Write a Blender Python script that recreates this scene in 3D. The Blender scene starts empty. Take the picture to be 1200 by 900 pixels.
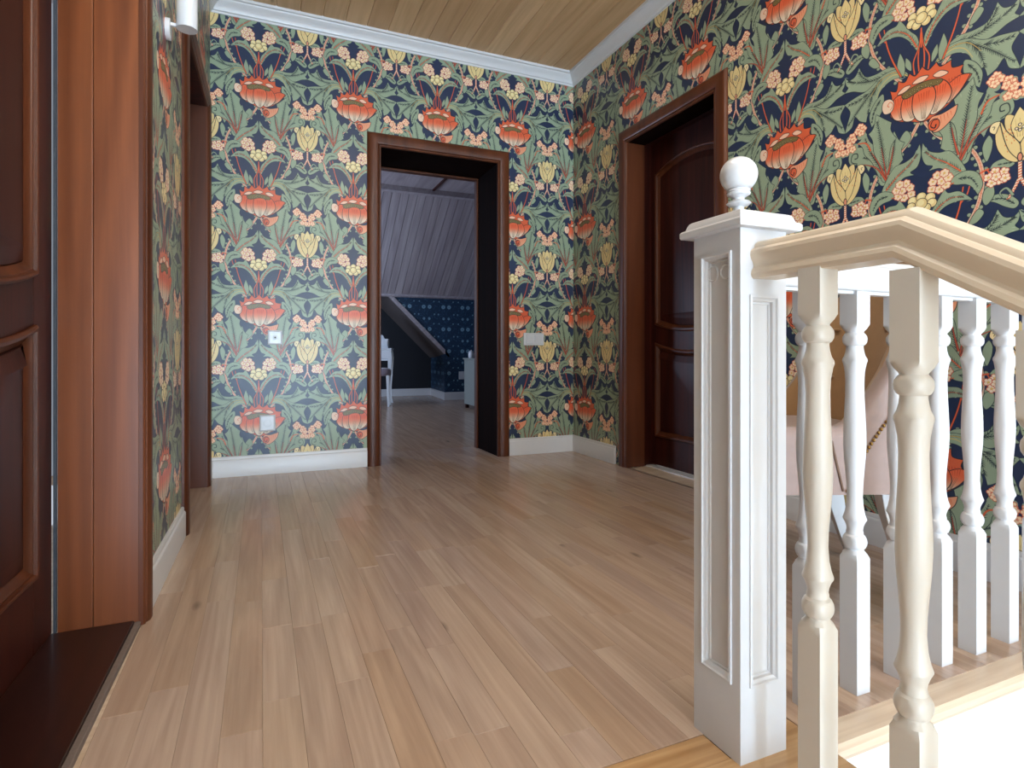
import bpy, bmesh, math, random
import numpy as np
from mathutils import Vector, Matrix

C = bpy.context.scene.collection
SC = bpy.context.scene
PI = math.pi

# ---------------------------------------------------------------- camera
cam_d = bpy.data.cameras.new('camera'); cam = bpy.data.objects.new('camera', cam_d); C.objects.link(cam)
YAW = math.atan(294/681.)
cam.location = (0, 0, .70); cam.rotation_euler = (PI/2, 0, -YAW)
cam_d.sensor_width = 36; cam_d.lens = 36*681/1200.; cam_d.shift_y = -36/1200.
cam_d.clip_start = .01; cam_d.clip_end = 60
SC.camera = cam

# ---------------------------------------------------------------- world, assumed daylight, added fill, exposure
world = bpy.data.worlds.new('world'); SC.world = world; world.use_nodes = True
world.node_tree.nodes['Background'].inputs[0].default_value = (.80, .88, 1, 1)
world.node_tree.nodes['Background'].inputs[1].default_value = .6

def area(name, loc, rot, sx, sy, power, col, spread=180):
    d = bpy.data.lights.new(name, 'AREA'); d.shape = 'RECTANGLE'; d.size, d.size_y = sx, sy
    d.energy = power; d.color = col; d.spread = math.radians(spread)
    o = bpy.data.objects.new(name, d); C.objects.link(o); o.location = loc; o.rotation_euler = rot
    return o
area('assumed_window_daylight', (.60, -5.88, -.05), (PI/2, 0, 0), 1.6, 2.9, 450, (.60, .80, 1))  # the window behind the viewer is unseen, assumed from how the light falls
area('stairwell_fill_light', (.95, -2.6, 2.62), (0, 0, 0), 1.7, 3.0, 55, (1, .98, .96))  # soft overhead fill added above the unseen stairwell; the ceiling there is closed
area('hall_fill_light', (.60, 1.15, 2.60), (0, 0, 0), .5, .5, 18, (1, .94, .86))  # warm fill added out of view over the hall, without a lamp body
area('far_room_fill_light', (-1.35, 6.9, 1.3), (0, -PI/2, 0), 1.2, 1.2, 80, (.58, .72, 1))  # bluish fill added for daylight assumed from the left; no window is built

vs = SC.view_settings
SC.display_settings.display_device = 'sRGB'
vs.view_transform = 'Standard'; vs.look = 'None'; vs.gamma = 1; vs.use_curve_mapping = False
vs.exposure = 0.15
SC.cycles.max_bounces = 12; SC.cycles.diffuse_bounces = 8; SC.cycles.glossy_bounces = 4

# ---------------------------------------------------------------- mesh helpers
class MB:
    def __init__(self): self.v, self.f, self.uv, self.m = [], [], [], []
    def face(self, idx, uv=None, m=0): self.f.append(tuple(idx)); self.uv.append(uv); self.m.append(m)
    def quad(self, a, b, c, d, uv=None, m=0):
        n = len(self.v); self.v += [a, b, c, d]; self.face((n, n+1, n+2, n+3), uv, m)
    def box(self, x0, x1, y0, y1, z0, z1, m=0):
        n = len(self.v)
        self.v += [(x0,y0,z0),(x1,y0,z0),(x1,y1,z0),(x0,y1,z0),(x0,y0,z1),(x1,y0,z1),(x1,y1,z1),(x0,y1,z1)]
        for q in ((0,3,2,1),(4,5,6,7),(0,1,5,4),(1,2,6,5),(2,3,7,6),(3,0,4,7)): self.face([n+i for i in q], None, m)
        return self
    def loft(self, rings, closed=True, caps=True, m=0):
        n = len(self.v); k = len(rings[0])
        for r in rings: self.v += [tuple(p) for p in r]
        for i in range(len(rings)-1):
            for j in range(k if closed else k-1):
                a, b = n+i*k+j, n+i*k+(j+1) % k
                self.face((a, b, b+k, a+k), None, m)
        if caps and closed:
            self.face([n+j for j in range(k)][::-1], None, m); self.face([n+(len(rings)-1)*k+j for j in range(k)], None, m)
        return self
    def lathe(self, prof, cx=0, cy=0, n=24, cz=0, m=0):
        self.loft([[(cx+r*math.cos(2*PI*j/n), cy+r*math.sin(2*PI*j/n), cz+z) for j in range(n)] for r, z in prof], m=m); return self
    def tube(self, pts, r, n=8, m=0):
        P = [Vector(p) for p in pts]; rings = []
        for i, p in enumerate(P):
            d = (P[min(i+1, len(P)-1)]-P[max(i-1, 0)]).normalized()
            u = d.cross(Vector((0,0,1)) if abs(d.z) < .9 else Vector((1,0,0))).normalized(); w = u.cross(d)
            rr = r[i] if isinstance(r, (list, tuple)) else r
            rings.append([p+(u*math.cos(2*PI*j/n)+w*math.sin(2*PI*j/n))*rr for j in range(n)])
        self.loft(rings, m=m); return self
    def prism(self, poly, fn, d0, d1, m=0):
        """poly in a plane (u, v); fn(u, v, d) -> point."""
        self.loft([[fn(u, v, d0) for u, v in poly], [fn(u, v, d1) for u, v in poly]], m=m); return self
    def build(self, name, mats, parent=None, smooth=0, bevel=0, seg=2, fn=None, loc=None):
        me = bpy.data.meshes.new(name)
        v = [fn(*p) for p in self.v] if fn else self.v
        me.from_pydata([tuple(p) for p in v], [], self.f)
        if any(self.uv):
            L = me.uv_layers.new(name='uv')
            for p in me.polygons:
                u = self.uv[p.index]
                if u:
                    for k, li in enumerate(p.loop_indices): L.data[li].uv = u[k]
        bm = bmesh.new(); bm.from_mesh(me); bmesh.ops.recalc_face_normals(bm, faces=bm.faces); bm.to_mesh(me); bm.free()
        if not isinstance(mats, (list, tuple)): mats = [mats]
        for mt in mats: me.materials.append(mt)
        if len(mats) > 1:
            for p in me.polygons: p.material_index = self.m[p.index]
        o = bpy.data.objects.new(name, me); C.objects.link(o)
        if parent: o.parent = parent
        if loc: o.location = loc
        if bevel:
            b = o.modifiers.new('bevel', 'BEVEL'); b.width = bevel; b.segments = seg; b.limit_method = 'ANGLE'; b.angle_limit = math.radians(35)
        if smooth:
            me.polygons.foreach_set('use_smooth', [True]*len(me.polygons))
            bm = bmesh.new(); bm.from_mesh(me)
            for e in bm.edges:
                if len(e.link_faces) == 2 and e.calc_face_angle(0) > math.radians(smooth): e.smooth = False
            bm.to_mesh(me); bm.free()
        return o

def empty(name, loc=(0,0,0), rotz=0):
    o = bpy.data.objects.new(name, None); C.objects.link(o); o.location = loc; o.rotation_euler = (0,0,rotz); o.empty_display_size = .1
    return o
def tag(o, label, cat, group=None):
    o['label'] = label; o['category'] = cat
    if group: o['group'] = group
    return o
def struct(o): o['kind'] = 'structure'; return o

def inset(poly, w):
    """offset a closed outline inward (outline runs counter-clockwise)."""
    n = len(poly); out = []
    for i in range(n):
        a, b, c = Vector(poly[i-1]), Vector(poly[i]), Vector(poly[(i+1) % n])
        d1, d2 = (b-a).normalized(), (c-b).normalized()
        n1, n2 = Vector((-d1.y, d1.x)), Vector((-d2.y, d2.x))
        k = (n1+n2); k = k/max(k.length_squared, .3)*2
        out.append((b.x+k.x*w, b.y+k.y*w))
    return out

# ---------------------------------------------------------------- materials
def new_mat(name):
    m = bpy.data.materials.new(name); m.use_nodes = True
    nt = m.node_tree; return m, nt, nt.nodes['Principled BSDF']
def N(nt, typ, **kw):
    n = nt.nodes.new(typ)
    for k, v in kw.items():
        if k in n.inputs: n.inputs[k].default_value = v
        else: setattr(n, k, v)
    return n
def lin(c):
    return tuple((x/255/12.92 if x/255 <= .04045 else ((x/255+.055)/1.055)**2.4) for x in c)+(1,)
def plain(name, col, rough=.5, metal=0, bump=0, bscale=60, var=.06, coat=0, spec=.5):
    m, nt, b = new_mat(name)
    tc = N(nt, 'ShaderNodeTexCoord'); nz = N(nt, 'ShaderNodeTexNoise', Scale=bscale, Detail=4.)
    nt.links.new(tc.outputs['Object'], nz.inputs['Vector'])
    mx = N(nt, 'ShaderNodeMix', data_type='RGBA'); c = lin(col)
    mx.inputs[6].default_value = tuple(x*(1-var) for x in c[:3])+(1,); mx.inputs[7].default_value = tuple(min(1, x*(1+var)) for x in c[:3])+(1,)
    nt.links.new(nz.outputs['Fac'], mx.inputs[0]); nt.links.new(mx.outputs[2], b.inputs['Base Color'])
    b.inputs['Roughness'].default_value = rough; b.inputs['Metallic'].default_value = metal
    b.inputs['Coat Weight'].default_value = coat; b.inputs['Specular IOR Level'].default_value = spec
    if bump:
        bp = N(nt, 'ShaderNodeBump', Strength=bump, Distance=.002); nt.links.new(nz.outputs['Fac'], bp.inputs['Height']); nt.links.new(bp.outputs[0], b.inputs['Normal'])
    return m
def wood(name, dark, light, rough=.35, axis='Y', scale=1., rand=.0, coat=0., bump=.08, tint=None, knots=False, grain=.5, coords='Object', spec=.5):
    m, nt, b = new_mat(name)
    tc = N(nt, 'ShaderNodeTexCoord'); oi = N(nt, 'ShaderNodeObjectInfo')
    sc = {'X': (1.2, 18, 18), 'Y': (18, 1.2, 18), 'Z': (18, 18, 1.2)}[axis]
    off = N(nt, 'ShaderNodeVectorMath', operation='SCALE'); off.inputs[0].default_value = (37, 53, 71)
    nt.links.new(oi.outputs['Random'], off.inputs['Scale'])
    ad = N(nt, 'ShaderNodeVectorMath', operation='ADD'); nt.links.new(tc.outputs[coords], ad.inputs[0]); nt.links.new(off.outputs[0], ad.inputs[1])
    mp = N(nt, 'ShaderNodeMapping'); mp.inputs['Scale'].default_value = tuple(s*scale for s in sc); nt.links.new(ad.outputs[0], mp.inputs['Vector'])
    n1 = N(nt, 'ShaderNodeTexNoise', Scale=1.3, Detail=7., Roughness=.62, Distortion=.9); nt.links.new(mp.outputs[0], n1.inputs['Vector'])
    mp2 = N(nt, 'ShaderNodeMapping'); mp2.inputs['Scale'].default_value = tuple(s*scale*(7 if s > 5 else 2.2) for s in sc); nt.links.new(ad.outputs[0], mp2.inputs['Vector'])
    n2 = N(nt, 'ShaderNodeTexNoise', Scale=1.0, Detail=3., Roughness=.6); nt.links.new(mp2.outputs[0], n2.inputs['Vector'])
    # growth rings seen on the flat: bands bent by a slow noise
    n3 = N(nt, 'ShaderNodeTexNoise', Scale=.35, Detail=2., Distortion=.4); nt.links.new(mp.outputs[0], n3.inputs['Vector'])
    ring = N(nt, 'ShaderNodeMath', operation='MULTIPLY'); ring.inputs[1].default_value = 60.; nt.links.new(n3.outputs['Fac'], ring.inputs[0])
    sn = N(nt, 'ShaderNodeMath', operation='SINE'); nt.links.new(ring.outputs[0], sn.inputs[0])
    a1 = N(nt, 'ShaderNodeMath', operation='MULTIPLY_ADD'); a1.inputs[1].default_value = .12; nt.links.new(sn.outputs[0], a1.inputs[0]); nt.links.new(n1.outputs['Fac'], a1.inputs[2])
    a2 = N(nt, 'ShaderNodeMath', operation='MULTIPLY_ADD'); a2.inputs[1].default_value = grain; nt.links.new(n2.outputs['Fac'], a2.inputs[0]); nt.links.new(a1.outputs[0], a2.inputs[2])
    rp = N(nt, 'ShaderNodeMapRange'); rp.inputs[1].default_value = .28+.3*grain; rp.inputs[2].default_value = .72+.7*grain; nt.links.new(a2.outputs[0], rp.inputs[0])
    mx = N(nt, 'ShaderNodeMix', data_type='RGBA'); mx.inputs[6].default_value = lin(dark); mx.inputs[7].default_value = lin(light); nt.links.new(rp.outputs[0], mx.inputs[0])
    col = mx.outputs[2]
    if tint:      # whole boards differ
        t = N(nt, 'ShaderNodeValToRGB'); t.color_ramp.interpolation = 'LINEAR'
        e = t.color_ramp.elements
        while len(e) < len(tint): e.new(.5)
        for k, cc in enumerate(tint): e[k].position = k/(len(tint)-1); e[k].color = lin(cc)
        wn = N(nt, 'ShaderNodeTexWhiteNoise', noise_dimensions='1D'); nt.links.new(oi.outputs['Random'], wn.inputs['W']); nt.links.new(wn.outputs['Value'], t.inputs[0])
        mm = N(nt, 'ShaderNodeMix', data_type='RGBA', blend_type='MULTIPLY'); mm.inputs[0].default_value = 1.
        nt.links.new(col, mm.inputs[6]); nt.links.new(t.outputs[0], mm.inputs[7]); col = mm.outputs[2]
    if knots:
        vo = N(nt, 'ShaderNodeTexVoronoi', Scale=1.0); mp3 = N(nt, 'ShaderNodeMapping'); mp3.inputs['Scale'].default_value = tuple(x*(5 if x > 5 else 1.8)/x for x in sc)
        nt.links.new(ad.outputs[0], mp3.inputs['Vector']); nt.links.new(mp3.outputs[0], vo.inputs['Vector'])
        k = N(nt, 'ShaderNodeMapRange'); k.inputs[1].default_value = .0; k.inputs[2].default_value = .075; k.inputs[3].default_value = .75; k.inputs[4].default_value = 0; nt.links.new(vo.outputs['Distance'], k.inputs[0])
        mk = N(nt, 'ShaderNodeMix', data_type='RGBA'); nt.links.new(k.outputs[0], mk.inputs[0]); nt.links.new(col, mk.inputs[6]); mk.inputs[7].default_value = lin(tuple(x*.5 for x in dark)); col = mk.outputs[2]
    nt.links.new(col, b.inputs['Base Color'])
    b.inputs['Roughness'].default_value = rough; b.inputs['Coat Weight'].default_value = coat; b.inputs['Coat Roughness'].default_value = .12
    b.inputs['Specular IOR Level'].default_value = spec
    if bump:
        bp = N(nt, 'ShaderNodeBump', Strength=bump, Distance=.002); nt.links.new(a2.outputs[0], bp.inputs['Height']); nt.links.new(bp.outputs[0], b.inputs['Normal'])
    return m
def print_mat(name, a, rough):
    h, w = a.shape[:2]
    im = bpy.data.images.new(name, w, h); px = np.ones((h, w, 4), np.float32); px[..., :3] = a
    im.pixels.foreach_set(px.ravel()); im.update(); im.pack()
    m, nt, b = new_mat(name)
    t = N(nt, 'ShaderNodeTexImage', interpolation='Linear'); t.image = im
    uv = N(nt, 'ShaderNodeUVMap'); nt.links.new(uv.outputs[0], t.inputs['Vector']); nt.links.new(t.outputs['Color'], b.inputs['Base Color'])
    b.inputs['Roughness'].default_value = rough; b.inputs['Specular IOR Level'].default_value = .5
    tc = N(nt, 'ShaderNodeTexCoord'); nz = N(nt, 'ShaderNodeTexNoise', Scale=180., Detail=3.); nt.links.new(tc.outputs['Object'], nz.inputs['Vector'])
    bp = N(nt, 'ShaderNodeBump', Strength=.08, Distance=.001); nt.links.new(nz.outputs['Fac'], bp.inputs['Height']); nt.links.new(bp.outputs[0], b.inputs['Normal'])
    return m

# ---- printed wallpaper: drawn shape by shape into a repeat tile -------------
TW, TH, SS = 331.0, 394.0, 4          # repeat in drawing units, samples per unit

class Print:
    """A tiny polygon painter that wraps round the repeat."""
    def __init__(self, w, h, ss, bg):
        self.w, self.h, self.ss = int(round(w*ss)), int(round(h*ss)), ss
        self.a = np.empty((self.h, self.w, 3), np.float32); self.a[:] = np.array(bg, np.float32)/255
    def poly(self, pts, col, grad=None):
        p = np.asarray(pts, np.float64)*self.ss
        x0, y0 = p[:, 0], p[:, 1]; x1, y1 = np.roll(x0, -1), np.roll(y0, -1)
        c = np.array(col, np.float32)/255
        for iy in range(int(math.floor(y0.min())), int(math.ceil(y0.max()))+1):
            yc = iy+.5
            k = (y0 <= yc) != (y1 <= yc)
            if not k.any(): continue
            xs = np.sort(x0[k]+(yc-y0[k])*(x1[k]-x0[k])/(y1[k]-y0[k]))
            cc = c
            if grad: cc = np.array(grad(yc/self.ss), np.float32)/255
            row = self.a[iy % self.h]
            for j in range(0, len(xs)-1, 2):
                a, b = int(round(xs[j])), int(round(xs[j+1]))
                if b <= a: continue
                if b-a >= self.w: row[:] = cc; continue
                a0, b0 = a % self.w, (b-1) % self.w+1
                if a0 < b0: row[a0:b0] = cc
                else: row[a0:] = cc; row[:b0] = cc
    def line(self, pts, w0, w1, col):
        p = smooth(pts, 6, False); n = len(p)
        d = np.gradient(p, axis=0); d /= np.maximum(np.linalg.norm(d, axis=1), 1e-6)[:, None]
        nrm = np.stack([-d[:, 1], d[:, 0]], 1); ww = np.linspace(w0, w1, n)[:, None]/2
        self.poly(np.vstack([p+nrm*ww, (p-nrm*ww)[::-1]]), col)
    def disc(self, x, y, r, col, ry=None, n=14):
        t = np.linspace(0, 2*math.pi, n, endpoint=False)
        self.poly(np.stack([x+r*np.cos(t), y+(ry or r)*np.sin(t)], 1), col)

def smooth(pts, k=6, closed=True):
    """Catmull-Rom; a point given as (x, y, 1) stays a sharp tip."""
    P = [np.array(q[:2], float) for q in pts]; sharp = [len(q) > 2 for q in pts]
    n = len(P); out = []
    if n < 3:
        return np.array([P[0]+(P[-1]-P[0])*t for t in np.linspace(0, 1, k)])
    def tan(i):
        if sharp[i]: return np.zeros(2)
        a, b = ((i-1) % n, (i+1) % n) if closed else (max(i-1, 0), min(i+1, n-1))
        return (P[b]-P[a])*.5
    for i in range(n if closed else n-1):
        j = (i+1) % n; m0, m1 = tan(i), tan(j)
        for t in np.arange(k)/k:
            out.append((2*t**3-3*t*t+1)*P[i]+(t**3-2*t*t+t)*m0+(-2*t**3+3*t*t)*P[j]+(t**3-t*t)*m1)
    if not closed: out.append(P[-1])
    return np.array(out)

NAVY=(35,50,80); GREEN=(147,164,138); GRN2=(174,190,162); DKG=(38,52,56); RED=(216,98,62); CREAM=(228,205,146)
PALE=(236,220,196); PINK=(224,150,120); INK=(34,34,44); OLIVE=(120,104,62)

def both(f):
    f(1); f(-1)

def draw_floral():
    H0 = TW/2; P = Print(TW, TH, SS, NAVY); rnd = random.Random(4)
    def M(pts, s, ox=0, oy=0): return [(ox+s*q[0], oy+q[1])+tuple(q[2:]) for q in pts]
    def grow(pts, d):
        p = np.asarray(pts); c = p.mean(0); t = np.roll(p, -1, 0)-np.roll(p, 1, 0)
        nrm = np.stack([t[:, 1], -t[:, 0]], 1); nrm /= np.maximum(np.linalg.norm(nrm, axis=1), 1e-6)[:, None]
        area = np.sum(p[:, 0]*np.roll(p[:, 1], -1)-np.roll(p[:, 0], -1)*p[:, 1])
        return p+nrm*d*(1 if area > 0 else -1)
    def shape(pts, col, s=1, ox=0, oy=0, edge=1.1, grad=None, ink=INK):
        q = smooth(M(pts, s, ox, oy))
        if edge: P.poly(grow(q, edge), ink)
        P.poly(q, col, grad)
    def vein(pts, s, ox=0, oy=0, col=DKG, w=2.2, hatch=6, hl=13):
        q = smooth(M(pts, s, ox, oy), 8, False)
        d = np.gradient(q, axis=0); d /= np.maximum(np.linalg.norm(d, axis=1), 1e-6)[:, None]
        n = len(q); L = np.linalg.norm(q[-1]-q[0]); m = max(3, int(L/4.2)) if hatch else 0
        for k in range(m):
            i = int((k+.7)/m*(n-1)); t = 1-.55*k/m
            for sg in (1, -1):
                v = d[i]*.8+np.array([-d[i][1], d[i][0]])*sg*.62
                e = q[i]+v*hl*t*rnd.uniform(.7, 1.1)
                P.line([q[i], (q[i]+e)/2+d[i]*.8, e], 1.5, .3, DKG)
        P.line(list(q), w, .5, col)
    def leaf(pts, veins, s, ox=0, oy=0, col=GREEN, red=False, hl=12):
        shape(pts, col, s, ox, oy, 1.0, ink=DKG)
        q = smooth(M(pts, s, ox, oy)); c = q.mean(0)
        for k in range(0, len(q), 7):                      # paler hatching in from the edge
            if rnd.random() < .8: P.line([q[k]*.94+c*.06, q[k]*.8+c*.2], 1.3, .3, GRN2)
        for v in veins:
            vein(v, s, ox, oy, RED if red else DKG, 3.0 if red else 1.8, hl=hl)
    def floret(x, y, r=7.5, pet=5, a=0., pc=PALE, core=(226,190,90), back=RED):
        for k in range(pet):
            t = a+k*2*math.pi/pet
            P.disc(x+r*.62*math.cos(t), y+r*.62*math.sin(t), r*.52, back)
        for k in range(pet):
            t = a+k*2*math.pi/pet
            P.disc(x+r*.6*math.cos(t), y+r*.6*math.sin(t), r*.37, pc)
            P.line([(x, y), (x+r*.55*math.cos(t+.63), y+r*.55*math.sin(t+.63))], .9, .6, back)
        P.disc(x, y, r*.24, core)
    def braid(path, s, oy=0):
        q = smooth(M(path, s, 0, oy), 9, False)
        d = np.gradient(q, axis=0); d /= np.linalg.norm(d, axis=1)[:, None]
        nr = np.stack([-d[:, 1], d[:, 0]], 1)
        for i in range(2, len(q)-1, 4):
            for sg in (1, -1):
                c = q[i]+nr[i]*sg*6.6
                P.disc(c[0], c[1], 4.6, DKG); P.disc(c[0], c[1], 3.6, GREEN)
        P.line(list(q), 8.6, 8.6, INK); P.line(list(q), 7, 7, (214,190,166)); P.line(list(q), 3.0, 3.0, PINK)
        for i in range(0, len(q)-1, 2):
            P.line([q[i]-nr[i]*3.0, q[i]+nr[i]*3.0+d[i]*2], .7, .7, (190,110,90))
    # 1 winding pale stems behind everything
    for s in (1, -1):
        braid([(2,-52),(26,-92),(56,-122),(84,-140),(101,-170),(108,-205),(104,-245),(90,-282),(66,-318),(40,-350)], s)
    # 2 fronds reaching across to the half line
    for s in (1, -1):
        leaf([(28,56),(60,86),(96,86),(118,92),(132,119,1),(141,103),(156,100),(167,112,1),(163,92),(158,83),(167,74,1),(146,70),(120,58),(90,62),(58,70)],
             [[(66,76),(105,76),(140,88),(158,99)],[(110,78),(126,96),(131,108)]], s)
        leaf([(26,54),(48,76),(80,76),(112,58),(140,53),(167,46,1),(157,33),(153,20),(160,-2),(166,-22,1),(150,-14),(142,8),(130,-6),(116,-14,1),(110,6),(98,0,1),(92,24),(82,46),(58,58)],
             [[(80,70),(112,42),(136,18),(158,-6)],[(92,58),(104,36),(112,4)],[(110,50),(135,42),(156,42)]], s)
        P.line([(s*27,52),(s*50,71),(s*82,68),(s*106,40)], 3.4, 1.4, INK); P.line([(s*27,52),(s*50,71),(s*82,68),(s*106,40)], 2.4, .9, (214,184,104))
        P.line([(s*34,56),(s*56,67),(s*78,58),(s*92,34)], 2.0, .8, (214,184,104))
        # upright blades beside the stems
        shape([(34,58),(33,82),(42,108,1),(48,84),(42,60)], GREEN, s, ink=DKG); shape([(20,60),(21,78),(30,92,1),(31,74)], GREEN, s, ink=DKG)
    for s in (1, -1):
        shape([(78,34),(96,22),(108,-4),(103,-30,1),(90,-16),(78,4)], GREEN, s, ink=DKG); vein([(84,24),(98,2),(103,-20)], s, hl=7)
        shape([(2,126),(16,142),(36,148),(52,140,1),(38,134),(22,122),(8,116)], GREEN, s, H0, 0, ink=DKG); vein([(8,124),(26,138),(46,140)], s, H0, hl=7)
        shape([(30,-66),(44,-84),(40,-104,1),(28,-96),(20,-82)], GREEN, s, ink=DKG)
        shape([(74,-102),(88,-116),(86,-136,1),(74,-128)], GREEN, s, ink=DKG)
    # 3 red stalks and the leaves that fold outward under the flower head
    for s in (1, -1):
        P.line([(s*40,56),(s*58,100),(s*70,140),(s*76,178)], 4.6, 3.6, INK); P.line([(s*40,56),(s*58,100),(s*70,140),(s*76,178)], 3.4, 2.4, RED)
        P.line([(s*71,146),(s*82,160),(s*88,182)], 3.0, 2.2, RED)
        leaf([(3,96),(8,126),(22,146),(36,170),(44,182,1),(50,172),(70,170),(92,148,1),(70,152),(44,146),(24,126),(10,100)],
             [[(8,104),(26,140),(52,160),(76,158)]], s, red=True, hl=9)
        for x0 in (4, 13):
            P.line([(s*x0,48),(s*(x0+2),76),(s*4,104),(s*1,132)], 4.2, 3.2, INK); P.line([(s*x0,48),(s*(x0+2),76),(s*4,104),(s*1,132)], 3.0, 2.2, RED)
    P.line([(0,100),(0,142)], 3, 3, RED)
    # 4 fan leaves below the poppy, with curls
    for s in (1, -1):
        leaf([(92,-140),(103,-120),(110,-130,1),(119,-113),(131,-120,1),(137,-106),(150,-104),(157,-90),(153,-72),(140,-66),(124,-70),(108,-82),(90,-106),(77,-140),(70,-168),(84,-168)], [[(76,-146),(96,-112),(122,-94)]], s, hl=11)
        leaf([(74,-150),(84,-110),(96,-78),(110,-58),(122,-20,1),(126,-48),(136,-56,1),(124,-70),(119,-88),(102,-112),(86,-150)], [[(82,-132),(104,-92),(119,-48)]], s, hl=11)
        leaf([(64,-166),(50,-140),(36,-126,1),(40,-104),(33,-90,1),(45,-80),(54,-58,1),(66,-76),(68,-100),(70,-130),(74,-160)], [[(66,-146),(57,-108),(53,-76)]], s, hl=10)
        leaf([(66,-160),(66,-120),(61,-88),(50,-74,1),(62,-52),(60,-36,1),(74,-24),(93,-6,1),(99,-34),(110,-44,1),(101,-62),(98,-90),(86,-124),(80,-160)], [[(74,-140),(78,-100),(84,-62),(91,-22)]], s, hl=14)
        for v in ([(66,-196),(70,-160),(76,-120),(82,-84)], [(70,-166),(86,-122),(104,-88)], [(68,-150),(60,-116),(56,-90)], [(72,-160),(94,-126),(128,-108)]):
            P.line([(s*a, b) for a, b in v], 5.2, 1.4, INK); P.line([(s*a, b) for a, b in v], 4.0, .8, (192,88,64))
        P.line([(s*136,-104),(s*150,-96),(s*148,-80),(s*137,-80),(s*136,-90),(s*143,-91)], 1.6, 2.4, DKG)
        # inner leaves that meet in a pointed arch
        leaf([(80,-182),(56,-140),(32,-134),(14,-124),(3,-104,1),(1,-128),(8,-150),(22,-158),(14,-166,1),(34,-166),(48,-178),(64,-196),(78,-204)],
             [[(72,-184),(48,-160),(24,-142),(8,-124)]], s, red=True, hl=10)
        leaf([(64,-190),(82,-186),(100,-196),(108,-220),(100,-238,1),(92,-222),(80,-212),(62,-208),(50,-200,1)], [[(68,-198),(88,-202),(100,-222)]], s, hl=7)
        shape([(54,-200),(44,-190),(40,-196),(48,-208)], GREEN, s, ink=DKG)
        # leaf along the winding stem
        shape([(108,-150),(118,-130),(124,-142,1),(122,-160),(114,-178)], GREEN, s, ink=DKG)
        shape([(112,-232),(124,-228),(126,-246),(114,-262),(108,-250)], GREEN, s, ink=DKG)
        shape([(100,-268),(110,-276),(98,-292),(86,-292)], GREEN, s, ink=DKG)
    # 5 rose-pink heads on the half line
    H = TW/2
    for s in (1, -1):
        v = [(H+s*60,-84),(H+s*48,-62),(H+s*20,-58)]
        P.line(v, 3.6, 2.6, RED)
        for x, y in ((40,-28),(36,-38),(30,-22),(18,-44),(10,-36),(14,-62),(4,-68),(24,-58),(44,-40)):
            P.disc(H+s*x, -y*-1-4, 7.4, GREEN)
        for x, y in ((36,-20),(43,-27),(30,-28),(38,-34),(17,-36),(11,-44),(20,-45),(12,-60),(4,-68),(18,-66),(8,-52)):
            floret(H+s*x, y, 8.0, 5, rnd.uniform(0, 6), (244,214,178), (226,150,120), (210,104,76))
    # 6 tulip with its striped stalk and side clusters (y is measured up from the poppy)
    for s in (1, -1):
        P.line([(H+s*62,196),(H+s*44,200),(H+s*30,186)], 3.6, 2.6, RED); P.line([(H+s*50,199),(H+s*38,176)], 2.4, 2, RED)
        leaf([(8,200),(20,212),(38,210),(46,200,1),(30,198),(16,194)], [[(12,202),(34,204)]], s, H, 0, hl=5)
        for x, y in ((24,188),(38,192),(48,184),(30,174),(43,172),(22,176),(36,182)):
            floret(H+s*x, y, 8.2, 5, rnd.uniform(0, 6), (240,222,196), (222,186,96), (200,92,66))
        P.line([(H,172),(H+s*7,156),(H+s*17,136)], 7, 5, INK); P.line([(H,172),(H+s*7,156),(H+s*17,136)], 5.4, 3.4, PALE)
        for k in range(9):
            t = k/8; x = H+s*(17*t**1.4); y = 174-38*t
            P.line([(x-3,y-1),(x+3,y+1)], 1.9, 1.9, RED)
        P.line([(H+s*10,140),(H+s*20,156),(H+s*30,150),(H+s*26,140)], 5.5, 2.4, DKG); P.line([(H+s*10,140),(H+s*20,156),(H+s*30,150),(H+s*26,140)], 4, 1.4, GREEN)
    P.line([(H,214),(H,168)], 7, 7, INK); P.line([(H,214),(H,168)], 5.4, 5.4, PALE)
    for k in range(9): P.line([(H-3,170+k*5),(H+3,172+k*5)], 1.9, 1.9, RED)
    ox = H
    shape([(-22,272),(-20,292),(-6,284),(0,260),(6,284),(20,292),(22,272),(10,240),(-10,240)], CREAM, 1, ox)
    shape([(0,236),(-13,270),(0,300,1),(13,270)], (232,212,152), 1, ox)
    for x in (-7,0,7): P.line([(ox+x*.5,246),(ox+x,280)], .8, .3, (176,140,86))
    for s in (1, -1):
        shape([(2,202),(18,208),(33,232),(37,262),(30,284),(20,262),(6,242),(0,228)], CREAM, s, ox, 0, 1.3)
        shape([(30,284),(42,284),(46,272),(38,264),(34,272)], (236,218,168), s, ox, 0, 1.2)
        P.line([(ox+s*40,272),(ox+s*38,277),(ox+s*42,278)], 1, 1, INK)
        P.line([(ox+s*4,206),(ox+s*16,224),(ox+s*24,250),(ox+s*30,282)], 1.0, 1.6, INK)
        for k in range(16):
            x, y = rnd.uniform(6,33), rnd.uniform(212,270)
            if 8+.02*(y-202)**1.5 < x+8 and x < 12+.42*(y-206): P.line([(ox+s*x,y),(ox+s*(x+1),y+3.4)], 1.7, 1.2, (214,140,84))
    P.disc(ox, 208, 4.5, INK, 9); P.disc(ox, 208, 3, PINK, 7)
    for x, y in ((-5,262),(5,262),(0,268),(0,258)): P.disc(ox+x, y, 3.2, INK); P.disc(ox+x, y, 2, PALE)
    # 7 primrose head over the poppy
    for s in (1, -1):
        P.line([(s*14,176),(s*40,184),(s*60,190)], 2.6, 2, RED)
        for x, y in ((20,188),(34,184),(46,190),(22,203),(38,200),(50,204),(30,214),(43,215)):
            floret(s*x, y, 8.6, 6, rnd.uniform(0, 6), (238,216,186), (222,186,96), (196,92,70))
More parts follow.
